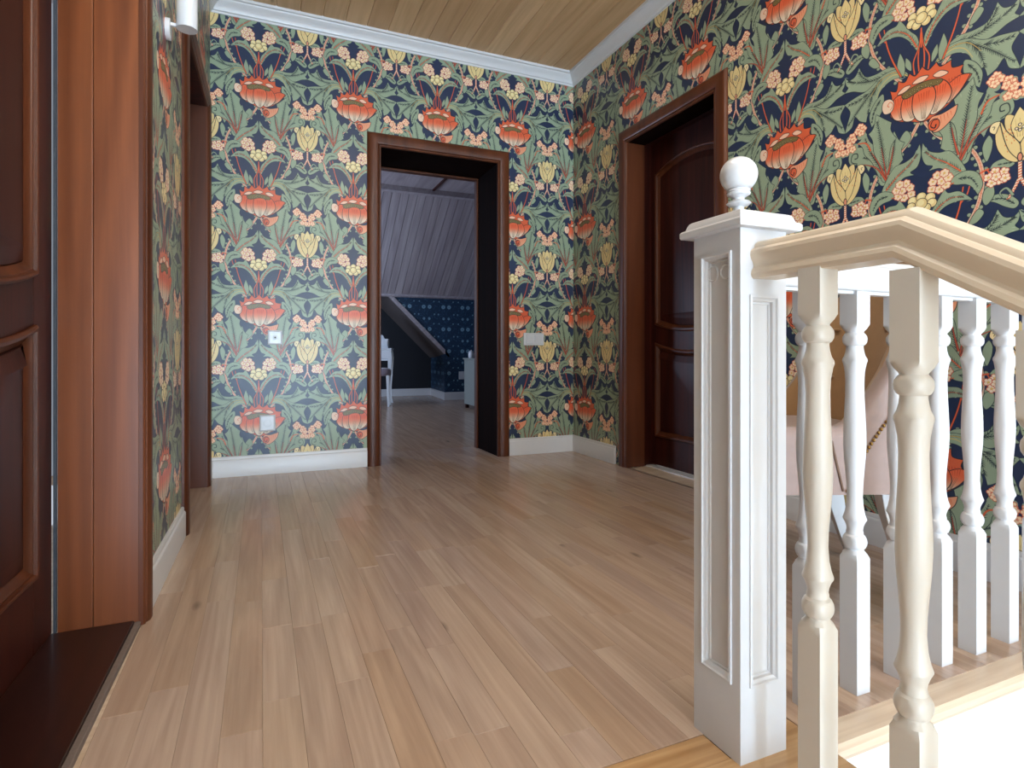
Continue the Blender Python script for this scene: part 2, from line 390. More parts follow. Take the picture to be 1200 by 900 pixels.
    for x, y, r in ((-17,172,9.5),(0,177,9.5),(17,172,9.5),(-20,160,9),(20,160,9),(-9,152,9),(9,152,9),(0,163,11)):
        P.disc(x, y, r+1.1, INK); P.disc(x, y, r, CREAM); P.disc(x-1, y+2, r*.6, (240,226,172))
    full = P.poly; fdisc = P.disc; fline = P.line
    P.poly = lambda pts, col, grad=None: full(np.asarray(pts, float)*np.array([.95, 1.0]), col, grad)
    # 8 the poppy
    def g(y):
        t = min(max((y+46)/42., 0), 1); t = t*t*(3-2*t)
        return tuple(PALE[i]*.96*(1-t)+RED[i]*1.05*t for i in range(3))
    shape([(-66,-14),(-74,6),(-62,14),(-66,34,1),(-52,28),(-48,48,1),(-34,40),(-24,55,1),(-12,44),(2,58,1),(14,45),(30,55,1),(38,42),(58,46,1),(60,30),(80,27,1),(76,12),(95,2,1),(80,-16),(60,-36),(30,-52),(4,-58),(-24,-48),(-50,-38),(-64,-24)], RED, 1, 0, 0, 1.5)
    petals = [[(-66,-2),(-50,16),(-30,8),(-28,-20),(-40,-38),(-58,-30)],[(74,8),(92,4,1),(74,-22),(50,-38),(38,-20),(52,-2)],[(-36,6),(-14,10),(-8,-20),(-16,-46),(-36,-42),(-42,-18)],
              [(52,2),(38,14),(22,0),(14,-30),(22,-50),(44,-42),(58,-20)],[(-14,8),(2,14),(22,8),(28,-14),(18,-44),(4,-56),(-10,-48),(-18,-22)]]
    for k, pt in enumerate(petals):
        shape(pt, PALE, 1, 0, 0, 1.5, g)
        c = np.mean([q[:2] for q in pt], 0); low = min(pt, key=lambda q: q[1])
        for u in (-.6,-.25,.1,.45,.75):
            P.line([(low[0]*.7+c[0]*.3+u*5, low[1]+3),(c[0]+u*10, c[1]+2)], .9, .25, (120,92,74))
            P.line([(c[0]+u*16, c[1]+22),(c[0]+u*12, c[1]+4)], 1.8, .3, (190,70,46))
    shape([(-40,14),(-20,22),(10,24),(40,16),(34,8),(4,12),(-30,4)], OLIVE, 1, 0, 0, 1.3)
    for k in range(26):
        x = rnd.uniform(-34,34); y = 14-abs(x)*.12+rnd.uniform(-4,6)
        P.disc(x, y, 1.7, INK); P.disc(x, y, 1.1, (206,186,120))
    for pt in ([(-50,20),(-36,30),(-22,28),(-34,20)],[(-18,30),(-4,38),(14,34),(2,27)],[(24,30),(38,34),(52,24),(36,22)]):
        shape(pt, (240,196,168), 1, 0, 0, 1.2)
    shape([(-84,2),(-80,16),(-66,16),(-58,4),(-64,-12),(-78,-12)], (236,206,180), 1, 0, 0, 1.3)
    P.line([(-66,-8),(-60,2),(-66,10),(-72,4),(-68,0)], 1.2, 1.6, RED)
    P.poly = full
    # rolled petal under the poppy
    shape([(14,-70),(20,-56),(40,-56),(66,-48,1),(60,-68),(40,-86),(24,-88)], (232,160,124), 1, 0, 0, 1.4)
    for k in range(5): P.line([(30+k*6,-60+k),(32+k*6,-78+k*3)], 1.3, .4, RED)
    P.disc(24,-73,11.5,INK,13); P.disc(24,-73,10.2,RED,11.6)
    P.line([(30,-64),(22,-64),(18,-74),(25,-80),(28,-73)], 1.2, 2.6, INK)
    a = P.a; h, w = a.shape[:2]; h -= h % 2; w -= w % 2
    b = a[:h, :w]
    return (b[0::2, 0::2]+b[1::2, 0::2]+b[0::2, 1::2]+b[1::2, 1::2])/4

def draw_small():
    P = Print(60, 66, 6, (28,54,80)); rnd = random.Random(2)
    mid, pale = (58,98,130), (120,158,178)
    for k in range(70):
        x, y = rnd.uniform(0, 60), rnd.uniform(0, 66); t = rnd.uniform(0, 6.3)
        P.line([(x, y), (x+3*math.cos(t), y+3*math.sin(t))], 1.5, .4, mid)
    for s in (1, -1):
        for x, y, r in ((9, 14, 6.2), (8, 45, 4.0), (22, 30, 2.2), (24, 58, 2.4)):
            x = 30+s*x
            P.disc(x, y, r, mid); 
            for k in range(7):
                t = k*.9; P.disc(x+r*.6*math.cos(t), y+r*.6*math.sin(t), r*.36, pale)
            P.line([(x, y-r), (30+s*2, y-r-7)], 1, .5, mid)
    return P.a

paper = print_mat('floral_wallpaper', draw_floral(), .36)
paper2 = print_mat('blue_wallpaper', draw_small(), .5)
white_paint = plain('white_paint', (214, 215, 217), .32, bump=.03, bscale=25, var=.02)
white_wall = plain('white_wall', (236, 236, 234), .6, bump=.05)
cream_paint = plain('cream_paint', (214, 199, 178), .35, bump=.05, bscale=30, var=.04)
rail_paint = plain('rail_paint', (202, 203, 206), .32, bump=.03, bscale=25, var=.02)
stair_paint = plain('stair_paint', (204, 198, 188), .32, bump=.03, bscale=25, var=.02)
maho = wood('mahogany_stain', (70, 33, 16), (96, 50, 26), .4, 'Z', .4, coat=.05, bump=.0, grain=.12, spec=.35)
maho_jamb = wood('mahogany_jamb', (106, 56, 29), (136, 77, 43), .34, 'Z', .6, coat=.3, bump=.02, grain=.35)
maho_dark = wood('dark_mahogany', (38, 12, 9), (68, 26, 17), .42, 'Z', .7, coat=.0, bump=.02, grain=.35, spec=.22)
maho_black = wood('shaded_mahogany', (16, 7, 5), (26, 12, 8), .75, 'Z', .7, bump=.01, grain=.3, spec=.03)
thresh_m = wood('threshold_stain', (30, 10, 8), (48, 19, 13), .35, 'Y', .7, coat=.2, bump=.02)
oak = wood('limed_oak', (174, 154, 140), (202, 184, 168), .21, 'Y', 1., tint=[(255,250,246),(244,233,222),(252,246,243),(236,226,220),(253,247,240),(246,240,240),(242,228,212),(255,252,248)], knots=True, bump=.10, grain=.55)
oak_x = wood('pale_oak', (176, 140, 98), (214, 182, 140), .3, 'X', 1., tint=[(255,250,245),(235,225,215)], knots=True, bump=.08, grain=.5)
oak_nose = wood('oak_nosing', (196, 172, 146), (226, 208, 186), .35, 'X', 1., bump=.05)
pine = wood('oiled_pine', (200, 168, 128), (226, 196, 156), .5, 'Y', .6, tint=[(255,252,248),(238,230,220),(250,244,236),(228,218,206)], knots=True, bump=.05)
pine_white = wood('whitewashed_pine', (158, 148, 152), (192, 184, 188), .55, 'Y', .6, tint=[(255,255,255),(232,230,232),(246,246,250)], bump=.04)
plastic = plain('white_plastic', (208, 211, 215), .25, var=.01)
dark_hole = plain('dark_hole', (25, 25, 28), .6)
brass = plain('antique_brass', (150, 118, 66), .3, 1, var=.1)
seam = plain('rubber_seal', (70, 78, 90), .5)
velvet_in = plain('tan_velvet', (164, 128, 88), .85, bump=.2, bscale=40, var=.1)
velvet = plain('blush_velvet', (158, 136, 128), .8, bump=.2, bscale=40, var=.08)
piping_m = plain('brown_piping', (112, 84, 66), .7)
navy_wall = plain('charcoal_wall', (26, 30, 38), .7)
far_white = plain('far_white', (200, 204, 208), .5, var=.03)
grey_cloth = plain('grey_velvet', (118, 106, 116), .9, bump=.3, bscale=200)
sage = plain('sage_paint', (126, 132, 128), .5)
for v_ in (velvet, velvet_in, grey_cloth):
    v_.node_tree.nodes['Principled BSDF'].inputs['Sheen Weight'].default_value = .4

# ---------------------------------------------------------------- the room's measures
XR, YB, ZC = 2.06, 3.66, 2.69
YS, ZL = -6.00, -1.80                      # stairwell end, lower floor
def xl(y): return -.278+.014*(y-2.52)      # the left wall is not quite square
def LW(x, y, z): return (x+xl(y), y, z)    # local left-wall coordinates: x from the wall face
UA, UB, VT = .5322, .5600, .632
VZ = .315

def wall(name, rects, fn, uvfn, mat, thick, parent=None, holes_side=None):
    """rects (a0,a1,z0,z1) along a wall; fn(a, d, z) -> point with d = 0 on the room face."""
    mb = MB()
    for a0, a1, z0, z1 in rects:
        q = [(a0, z0), (a1, z0), (a1, z1), (a0, z1)]
        mb.quad(*[fn(a, 0, z) for a, z in q], uv=[uvfn(a, z) for a, z in q])
        mb.quad(*[fn(a, thick, z) for a, z in q])
        for i in range(4):
            (a, z), (b, w) = q[i], q[(i+1) % 4]
            mb.quad(fn(a, 0, z), fn(b, 0, w), fn(b, thick, w), fn(a, thick, z))
    return mb.build(name, mat)
# back wall with its doorway
DA0, DA1, DH = .685, 1.473, 1.99
wb = struct(wall('wall_back', [(xl(YB)-.15, DA0-.012, -.05, ZC+.1), (DA1+.012, XR+.1, -.05, ZC+.1), (DA0-.012, DA1+.012, DH+.012, ZC+.1)],
     lambda a, d, z: (a, YB+d, z), lambda a, z: ((a+.013)/UA, (z-VZ)/VT), paper, .42))
# right wall with the closed door
DB0, DB1 = 2.235, 2.985
wr = struct(wall('wall_right', [(DB1+.012, YB, -.05, ZC+.1), (-.30, DB0-.012, ZL, ZC+.1), (DB0-.012, DB1+.012, DH+.012, ZC+.1)],
     lambda a, d, z: (XR+d, a, z), lambda a, z: (-(a-3.502)/UB, (z-VZ)/VT), paper, .12))
# left wall, one door near and one farther on
L0, L1 = .86, 1.755
M0, M1 = 2.615, 3.42
wl = struct(wall('wall_left', [(-.30, L0-.012, ZL, ZC+.1), (L1+.012, M0-.012, -.05, ZC+.1), (M1+.012, YB, -.05, ZC+.1), (L0-.012, L1+.012, DH+.012, ZC+.1), (M0-.012, M1+.012, DH+.012, ZC+.1)],
     lambda a, d, z: LW(-d, a, z), lambda a, z: ((a-2.14)/UB, (z-VZ)/VT), paper, .17))
struct(wall('wall_right', [(YS, -.30, ZL, ZC+.1)], lambda a, d, z: (XR+d, a, z), lambda a, z: (0, 0), white_wall, .12))
struct(wall('wall_left', [(YS, -.30, ZL, ZC+.1)], lambda a, d, z: LW(-d, a, z), lambda a, z: (0, 0), white_wall, .17))
# stairwell: end wall with an unseen window assumed from the light, lower floor, fascia under the gallery
WX0, WX1, WZ0, WZ1 = -.50, 1.60, -1.55, 1.45
struct(wall('wall_stairwell', [(xl(YS)-.2, WX0, ZL, ZC+.1), (WX1, XR+.12, ZL, ZC+.1), (WX0, WX1, ZL, WZ0), (WX0, WX1, WZ1, ZC+.1)],
     lambda a, d, z: (a, YS-d, z), lambda a, z: (0, 0), white_wall, .2))
w1 = struct(empty('assumed_window_1', (.55, YS-.1, WZ0)))
mb = MB()
for a in (WX0, (WX0+WX1)/2-.025, WX1-.05): mb.box(a-.55, a+.05-.55, -.03, .03, 0, WZ1-WZ0)
mb.box(WX0-.55, WX1-.55, -.03, .03, 0, .05); mb.box(WX0-.55, WX1-.55, -.03, .03, WZ1-WZ0-.05, WZ1-WZ0)
mb.build('window_frame', white_paint, w1)
MB().box(WX0-.6, WX1-.5, .06, .18, -.03, 0).build('window_sill', white_paint, w1)
struct(MB().box(xl(YS)-.2, XR+.12, YS-.2, .80, ZL-.1, ZL).build('floor_lower', oak_x))
struct(MB().box(.925, XR, .735, .80, ZL, -.036).build('wall_stairwell.001', white_wall))

# ---------------------------------------------------------------- floor of separate boards
random.seed(11)
fm = MB()
fm.box(xl(2)-.5, XR+.02, .84, YB+.02, -.05, -.004); fm.box(.925, XR, .775, .86, -.05, -.004); fm.box(DA0-.02, DA1+.02, YB, 4.13, -.05, -.004)
fm.box(XR, XR+.3, DB0-.1, DB1+.12, -.05, -.004)
floor = struct(fm.build('floor', oak_nose))
PW = .0712
def plank(x0, x1, y0, y1, m, dz=0.):
    cx, cy = (x0+x1)/2, (y0+y1)/2; g = .00015; hx, hy = (x1-x0)/2-g, (y1-y0)/2-g; b = .0005
    mb = MB().loft([[(-hx,-hy,-.014),(hx,-hy,-.014),(hx,hy,-.014),(-hx,hy,-.014)], [(-hx,-hy,-b),(hx,-hy,-b),(hx,hy,-b),(-hx,hy,-b)],
                    [(-hx+b,-hy+b,0),(hx-b,-hy+b,0),(hx-b,hy-b,0),(-hx+b,hy-b,0)]])
    o = mb.build('plank', m, floor, loc=(cx, cy, dz)); return o
x = xl(2.5)-.004
cols = []
while x < XR-.004:
    cols.append((x, min(x+PW, XR-.002))); x += PW
for x0, x1 in cols:
    ya = .842 if x0 < .925-.02 else .777
    yb = YB-.002
    if x1 > DA0+.004 and x0 < DA1-.004:
        if x0 > DA0 and x1 < DA1: yb = 4.12
        else: plank(max(x0, DA0), min(x1, DA1), YB, 4.12, oak)
    y = ya-random.uniform(0, .55); cuts = []
    while y < yb:
        y += random.choice((.34, .46, .55, .62, .74, .88)); cuts.append(y)
    a = ya
    for c in cuts:
        c = min(c, yb)
        if yb-c < .12: c = yb
        if c-a > .06: plank(x0, x1, a, c, oak, random.uniform(-.0003, 0)); a = c
        if a >= yb-.001: break
for y0, y1 in ((M0-.01, 3.02), (3.02, M1+.01)):
    for k in range(2): plank(xl(3)-.004-PW*(k+1), xl(3)-.004-PW*k, y0, y1, oak)
# top nosing boards, running across
for y0, y1, xs in ((.772, .840, (-.285, .25, .745)), (.700, .772, (-.285, .06, .55, .925)), (.628, .700, (-.285, .40, .925)), (.555, .628, (-.285, .15, .70, .925))):
    for a, b in zip(xs, xs[1:]): plank(a, b, y0, y1, oak_x)
plank(.852, .925, .772, .840, oak_x)
MB().box(-.285, .925, .555, .84, -.05, -.014).build('subfloor', thresh_m, floor)
# nosing of the gallery edge
prof = [(.777,-.001),(.745,-.001),(.728,-.004),(.720,-.012),(.718,-.022),(.722,-.032),(.730,-.037),(.777,-.037)]
MB().loft([[(X, y, z) for y, z in prof] for X in (.926, XR)]).build('nosing', oak_nose, floor, 30)

# ---------------------------------------------------------------- ceiling boards and crown moulding
ceil = struct(MB().box(-.6, XR+.15, YS-.2, YB+.4, ZC+.008, ZC+.1).build('ceiling', pine))
x = -.30; random.seed(5)
while x < XR:
    w = .127; b = .004
    ring = lambda z, i: [(x-0+i, YS, z), (x+w-i, YS, z), (x+w-i, YB, z), (x+i, YB, z)]
    cx = x+w/2
    pts = lambda z, i: [(-w/2+i, YS-.5, z), (w/2-i, YS-.5, z), (w/2-i, YB-.5, z), (-w/2+i, YB-.5, z)]
    MB().loft([pts(0, .0005+b), pts(b, .0005), pts(.012, .0005)]).build('plank', pine, ceil, loc=(cx, .5, ZC))
    x += w
cp = [(0, 2.612), (.006, 2.612), (.008, 2.622), (.016, 2.626), (.022, 2.640), (.036, 2.655), (.050, 2.664), (.054, 2.674), (.066, 2.676), (.068, ZC+.004), (0, ZC+.004)]
struct(MB().loft([[(xl(YB)+p, YB-p, z) for p, z in cp], [(XR-p, YB-p, z) for p, z in cp]]).build('trim_1', white_paint, None, 40))
struct(MB().loft([[(XR-p, YB-p, z) for p, z in cp], [(XR-p, YS, z) for p, z in cp]]).build('trim_2', white_paint, None, 40))
struct(MB().loft([[(xl(YB)+p, YB-p, z) for p, z in cp], [(xl(YS)+p, YS, z) for p, z in cp]]).build('trim_3', white_paint, None, 40))

# ---------------------------------------------------------------- baseboards
bp_ = [(0, 0), (.014, 0), (.014, .092), (.012, .097), (.0085, .1), (.0085, .110), (.006, .115), (0, .115)]
def base(name, p0, p1, nrm, m0=0, m1=0):
    """p0->p1 along the wall, nrm into the room; m = 1 mitres an inner corner."""
    p0, p1, nrm = Vector(p0), Vector(p1), Vector(nrm); d = (p1-p0).normalized()
    r = [[(*(p+nrm*w+d*w*s)[:2], z) for w, z in bp_] for p, s in ((p0, m0), (p1, -m1))]
    return struct(MB().loft(r).build(name, white_paint, None, 40))
CW = .083
base('baseboard_back', (xl(YB), YB, 0), (DA0-CW, YB, 0), (0, -1, 0), 1, 0)
base('baseboard_back', (DA1+CW, YB, 0), (XR, YB, 0), (0, -1, 0), 0, 1)
base('baseboard_right', (XR, YB, 0), (XR, DB1+.126, 0), (-1, 0, 0), 1, 0)
base('baseboard_right', (XR, DB0-.075, 0), (XR, .775, 0), (-1, 0, 0))
base('baseboard_left', (xl(L1+CW), L1+CW, 0), (xl(M0-CW), M0-CW, 0), (1, 0, 0))
base('baseboard_left', (xl(M1+CW), M1+CW, 0), (xl(YB), YB, 0), (1, 0, 0), 0, 1)

# ---------------------------------------------------------------- doors
CP = [(.083, 0), (.083, .008), (.078, .014), (.066, .020), (.045, .023), (.024, .021), (.014, .016), (.011, .010), (.008, .014), (.002, .014), (-.002, .009), (-.002, 0)]
def casing(fn, a0, a1, top, parent, z0=0, name='casing', prof=CP):
    st = []
    for e in range(4):
        st.append([{0: fn(a0-w, z0, d), 1: fn(a0-w, top+w, d), 2: fn(a1+w, top+w, d), 3: fn(a1+w, z0, d)}[e] for w, d in prof])
    return MB().loft(st).build(name, maho, parent, 35)
def arc(u0, u1, z, sag, n=12):
    return [(u0+(u1-u0)*k/n, z+sag*(1-(2*k/n-1)**2)) for k in range(n+1)]
def door_leaf(parent, fn, W, H, mats, moulding_mat):
    """fn(u, z, d): u across, z up, d towards the viewer's side."""
    leaf = MB().prism([(0,.012),(W,.012),(W,H),(0,H)], fn, -.04, -.014).build('door_leaf', mats, parent)
    S = .118
    lo = [(S, .19)] + [(W-S, .19)] + arc(W-S, S, .760, -.045)
    hi = arc(S, W-S, .880, -.05) + arc(W-S, S, 1.800, .065)
    MB().prism([(0,.012),(S,.012),(S,H),(0,H)], fn, -.014, 0).build('stile', mats, leaf, bevel=.001)
    MB().prism([(W-S,.012),(W,.012),(W,H),(W-S,H)], fn, -.014, 0).build('stile', mats, leaf, bevel=.001)
    MB().prism([(S,.012),(W-S,.012),(W-S,.19),(S,.19)], fn, -.014, -.0005).build('rail', mats, leaf)
    MB().prism(arc(S, W-S, .760, -.045)+arc(W-S, S, .880, -.05), fn, -.014, -.0005).build('rail', mats, leaf)
    MB().prism(arc(S, W-S, 1.800, .065)+[(W-S,H),(S,H)], fn, -.014, -.0005).build('rail', mats, leaf)
    for out in (lo, hi):
        mp = [(-.004,.0),(-.004,.006),(.002,.011),(.008,.010),(.010,.003),(.013,.003),(.016,-.002),(.026,-.008),(.030,-.012)]
        rings = [[fn(u, z, d) for u, z in inset(out, w)] for w, d in mp]
        MB().loft(rings, caps=False).build('moulding', moulding_mat, leaf, 40)
        pp = [(.030,-.013),(.034,-.008),(.070,.0),(.074,.001)]
        rings = [[fn(u, z, d) for u, z in inset(out, w)] for w, d in pp]
        mb = MB().loft(rings, caps=False); n = len(mb.v); k = len(out)
        mb.face(range(n-k, n)); mb.build('panel', mats, leaf, 30)
    return leaf

# door_1: near left, closed
d1 = struct(empty('door_1'))
f1 = lambda a, z, d: LW(d, a, z)
casing(f1, L0, L1, DH, d1)
for k, (a, b) in enumerate(((-.098, .0), (-.1715, -.099))):
    MB().box(a, b, L1, L1+.03, .0, DH).build('jamb_board', maho_jamb, d1, bevel=.0016, fn=LW)
    MB().box(a, b, L0-.03, L0, .0, DH).build('jamb_board', maho_jamb, d1, bevel=.0016, fn=LW)
    MB().box(a, b, L0, L1, DH, DH+.03).build('jamb_board', maho_jamb, d1, bevel=.0016, fn=LW)
MB().box(-.172, -.178, L1-.006, L1+.002, .015, DH).build('door_seal', seam, d1, fn=LW)
MB().box(-.184, -.010, L0+.001, L1-.001, -.004, .014).build('threshold', thresh_m, d1, bevel=.002, fn=LW)
MB().box(-.0098, .004, L0-.0, L1+.02, -.004, .010).build('threshold_strip', plain('grey_sealant', (118,104,96), .7, bump=.4, bscale=90, var=.2), d1, bevel=.002, fn=LW)
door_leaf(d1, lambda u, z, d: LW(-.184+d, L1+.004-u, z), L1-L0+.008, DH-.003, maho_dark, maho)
# door_2: farther left, in shade
d2 = struct(empty('door_2'))
casing(f1, M0, M1, DH, d2)
for a, b in ((M1, M1+.03), (M0-.03, M0)): MB().box(-.187, .0, a, b, .0, DH).build('jamb_board', maho_dark if a < 3 else maho, d2, bevel=.0015, fn=LW)
MB().box(-.187, .0, M0, M1, DH, DH+.03).build('jamb_board', maho_dark, d2, fn=LW)
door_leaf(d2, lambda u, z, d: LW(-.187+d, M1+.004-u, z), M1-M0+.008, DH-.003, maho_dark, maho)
# door_3: open doorway in the back wall
d3 = struct(empty('door_3'))
casing(lambda a, z, d: (a, YB-d, z), DA0, DA1, DH, d3)
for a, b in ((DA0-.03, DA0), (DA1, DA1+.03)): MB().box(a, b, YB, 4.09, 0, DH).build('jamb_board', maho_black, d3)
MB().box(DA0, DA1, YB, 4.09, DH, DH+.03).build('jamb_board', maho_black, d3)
for a, b in ((DA0, DA0+.014), (DA1-.014, DA1)): MB().box(a, b, 4.04, 4.09, 0, DH-.014).build('door_stop', maho, d3, bevel=.003)
MB().box(DA0, DA1, 4.04, 4.09, DH-.014, DH).build('door_stop', maho, d3, bevel=.003)
casing(lambda a, z, d: (a, 4.09+d, z), DA0, DA1, DH, d3)
# door_4: right wall, closed, set back
d4 = struct(empty('door_4'))
casing(lambda a, z, d: (XR-d, a, z), DB0, DB1, DH, d4)
for a, b in ((DB0-.03, DB0), (DB1, DB1+.03)): MB().box(XR, XR+.125, a, b, 0, DH).build('jamb_board', maho, d4, bevel=.001)
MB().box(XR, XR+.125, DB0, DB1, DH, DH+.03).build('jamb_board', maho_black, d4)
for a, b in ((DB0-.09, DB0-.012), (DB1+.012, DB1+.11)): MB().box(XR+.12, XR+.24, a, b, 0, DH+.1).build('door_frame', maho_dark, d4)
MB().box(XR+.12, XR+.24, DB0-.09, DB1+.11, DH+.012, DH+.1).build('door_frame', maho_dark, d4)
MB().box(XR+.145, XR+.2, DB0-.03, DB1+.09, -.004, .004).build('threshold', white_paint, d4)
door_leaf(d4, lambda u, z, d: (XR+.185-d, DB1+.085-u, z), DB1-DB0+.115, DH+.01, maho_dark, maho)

# ---------------------------------------------------------------- newel post
NX0, NX1, NY0, NY1 = .746, .852, .751, .866
ncx, ncy = (NX0+NX1)/2, (NY0+NY1)/2; nhx, nhy = (NX1-NX0)/2, (NY1-NY0)/2
newel = tag(empty('newel_post', (ncx, ncy, 0)), 'square white panelled newel post with ball finial at the head of the stairs', 'post')
sh = MB(); pn = MB(); rs = MB()
for fi, (half, dist, top) in enumerate(((nhy, nhx, .878), (nhx, nhy, .800), (nhy, nhx, .878), (nhx, nhy, .878))):
    ang = (PI, -PI/2, 0, PI/2)[fi]; ca, sa = math.cos(ang), math.sin(ang)
    F = lambda u, z, d: (ca*(dist+d)-sa*u, sa*(dist+d)+ca*u, z)
    W_, H_ = half, .918
    o = [(-W_,0),(W_,0),(W_,H_),(-W_,H_)]; w0 = W_-.020
    i_ = [(-w0,.128),(w0,.128),(w0,top),(-w0,top)]
    for k in range(4):
        a, b, c_, d_ = o[k], o[(k+1) % 4], i_[(k+1) % 4], i_[k]
        sh.quad(F(*a,0), F(*b,0), F(*c_,0), F(*d_,0))
    steps = [(0,0),(.0,.003),(.004,.0035),(.006,.0005),(.010,-.002),(.011,-.007),(.014,-.007),(.0155,-.0095)]
    pn.loft([[F(u, z, d) for u, z in inset(i_, w)] for w, d in steps], caps=False)
    q = inset(i_, .0155); pn.quad(*[F(u, z, -.0095) for u, z in q])
    if fi != 1:
        for sx in (-1, 1):
            ring = lambda r, d: [F(sx*.0165+r*math.cos(2*PI*j/20), top-.034+r*math.sin(2*PI*j/20), d) for j in range(20)]
            MB().loft([ring(.0145,-.010), ring(.0145,-.0072), ring(.0128,-.0058), ring(.0115,-.0082), ring(.003,-.0078)]).build('rosette', rail_paint, newel, 40)
sh.build('shaft', rail_paint, newel); pn.build('panel_moulding', rail_paint, newel)
def sq(hx, hy, z): return [(-hx,-hy,z),(hx,-hy,z),(hx,hy,z),(-hx,hy,z)]
MB().loft([sq(nhx+e, nhy+e, z) for e, z in ((0,.914),(.017,.914),(.0185,.917),(.0185,.925),(.016,.928),(.011,.930),(.009,.936),(.006,.942),(.003,.944),(-.012,.9465),(-.030,.952))]).build('cap', rail_paint, newel)
fin = [(.022,.949),(.0215,.953),(.014,.957),(.0095,.962),(.009,.966),(.018,.969),(.0215,.9725),(.018,.976),(.010,.979),(.0098,.982),(.014,.985),(.0195,.988),(.0205,.991),(.0185,.9935),(.0205,.996),(.018,.999)]
R_ = .0328; zc_ = 1.0245
fin += [(R_*math.cos(t), zc_+R_*math.sin(t)) for t in np.linspace(-.85, PI/2-.02, 16)]
MB().lathe(fin, n=40).build('finial', rail_paint, newel, 38)

# ---------------------------------------------------------------- balusters and rails
HW = .0195
def baluster(parent, x, y, z0, shift, ztop, mat):
    """square ends, turned middle; shift moves the turning down on the rake."""
    B = [(.2755, .0280), (.285, .0225), (.292, .0165), (.2945, .0165), (.297, .0195), (.303, .0222), (.309, .0230), (.315, .0222), (.321, .0195), (.3245, .0160), (.329, .0160), (.333, .0148), (.340, .0158), (.348, .0185), (.354, .0220),
         (.3565, .0222), (.366, .0190), (.380, .0162), (.402, .0146), (.425, .0152), (.455, .0175), (.485, .0200), (.512, .0212), (.540, .0208), (.575, .0192), (.610, .0176), (.640, .0172), (.662, .0184), (.678, .0212), (.684, .0232),
         (.688, .0228), (.695, .0192), (.705, .0168), (.7125, .0160), (.7155, .0162), (.718, .0195), (.723, .0222), (.729, .0230), (.735, .0222), (.740, .0190), (.743, .0165), (.745, .0170), (.752, .0228), (.760, .0280)]
    n = 32; rings = []
    def sec(z, R):
        out = []
        for j in range(n):
            t = 2*PI*j/n+PI/4; r = min(HW/max(abs(math.cos(t)), abs(math.sin(t))), R)
            out.append((r*math.cos(t), r*math.sin(t), z))
        return out
    rings.append(sec(z0, 1)); rings.append(sec(.272+shift, 1))
    for z, R in B: rings.append(sec(z+shift, R))
    rings.append(sec(.763+shift, 1)); rings.append(sec(ztop, 1))
    o = MB().loft(rings).build('baluster', mat, parent, 32, loc=(x, y, 0)); return o
RB = .828
RP = [(-.026,0),(.026,0),(.029,.003),(.0305,.008),(.029,.014),(.0255,.018),(.0245,.022),(.0265,.028),(.0305,.034),(.0325,.041),(.0315,.047),(.027,.051),(.0235,.0525),(.0225,.0565),(.0200,.0605),(.014,.064),(.006,.0655),
      (-.006,.0655),(-.014,.064),(-.0200,.0605),(-.0225,.0565),(-.0235,.0525),(-.027,.051),(-.0315,.047),(-.0325,.041),(-.0305,.034),(-.0265,.028),(-.0245,.022),(-.0255,.018),(-.029,.014),(-.0305,.008),(-.029,.003)]
sb = tag(empty('stair_balustrade', (.80, .5, 0)), 'cream stair handrail running towards the viewer and bending downhill on thick turned balusters', 'railing')
SL = math.tan(math.radians(31)); YM = .492; ZT = .0655
mid = [(x, (YM+(ZT-z)*math.tan(math.radians(15.5))), RB+z) for x, z in RP]
ends = -1.2
low = [(x, ends, RB+z+(ends-(YM+ZT*math.tan(math.radians(15.5))))*SL+z*(1/math.cos(math.radians(31))-1)) for x, z in RP]
low = [(x, ends, m_[2]+(ends-m_[1])*SL) for (x, z), m_ in zip(RP, mid)]
MB().loft([[(x, NY0-.5, RB+z) for x, z in RP], [(x, y-.5, z) for x, y, z in mid], [(x, y-.5, z) for x, y, z in low]]).build('handrail', cream_paint, sb, 24)
def under(y): return RB if y > .51 else RB-(.51-y)*SL
for y, sf, z0 in ((.6375, 0, 0), (.4936, -.071, -.05), (.352, -.132, -.13), (.212, -.216, -.21), (.072, -.30, -.29)):
    baluster(sb, -.010, y-.5, z0, sf, under(y-HW)+.004 if y < .6 else RB+.004, stair_paint)
gb = tag(empty('gallery_balustrade', (1.5, .829, 0)), 'white gallery railing of turned balusters running from the newel post to the right wall', 'railing')
MB().loft([[(X, z_[0], RB+z_[1]) for z_ in RP] for X in (NX1-1.5, XR-1.5)]).build('handrail', rail_paint, gb, 24)
for k, X in enumerate((.999, 1.136, 1.274, 1.413, 1.541, 1.673, 1.808, 1.943)):
    baluster(gb, X-1.5, 0, 0, 0, RB+.004, rail_paint)
for X in (NX1+.001,): MB().box(X-1.5, XR-1.5, -.012, .012, RB-.006, RB+.001).build('rail_fillet', white_paint, gb)

# ---------------------------------------------------------------- stairs going down behind the viewer
st = tag(empty('staircase', (.3, .5, 0)), 'oak stairs with white risers going down beside the newel post', 'stairs')
RI, RU = .17, .283
for k in range(8):
    y1 = .555-k*RU; z = -RI*(k+1)
    MB().box(-.30+.016-.3, .80-.3-.02, y1-RU-.02-.5, y1-.5, z-.035, z).build('tread', oak_x, st, bevel=.006)
    MB().box(-.284-.3, .80-.3-.02, y1-.5-.002, y1-.5+.016, z, z+RI-.052 if k == 0 else z+RI-.036).build('riser', white_paint, st)
yE = .555-8*RU
MB().prism([(.552,-.050),(.552,-.30),(yE,-RI*8-.42),(yE,-RI*8-.0)], lambda u, v, d: (d, u-.5, v+.0), .475, .625).build('stringer', white_paint, st)

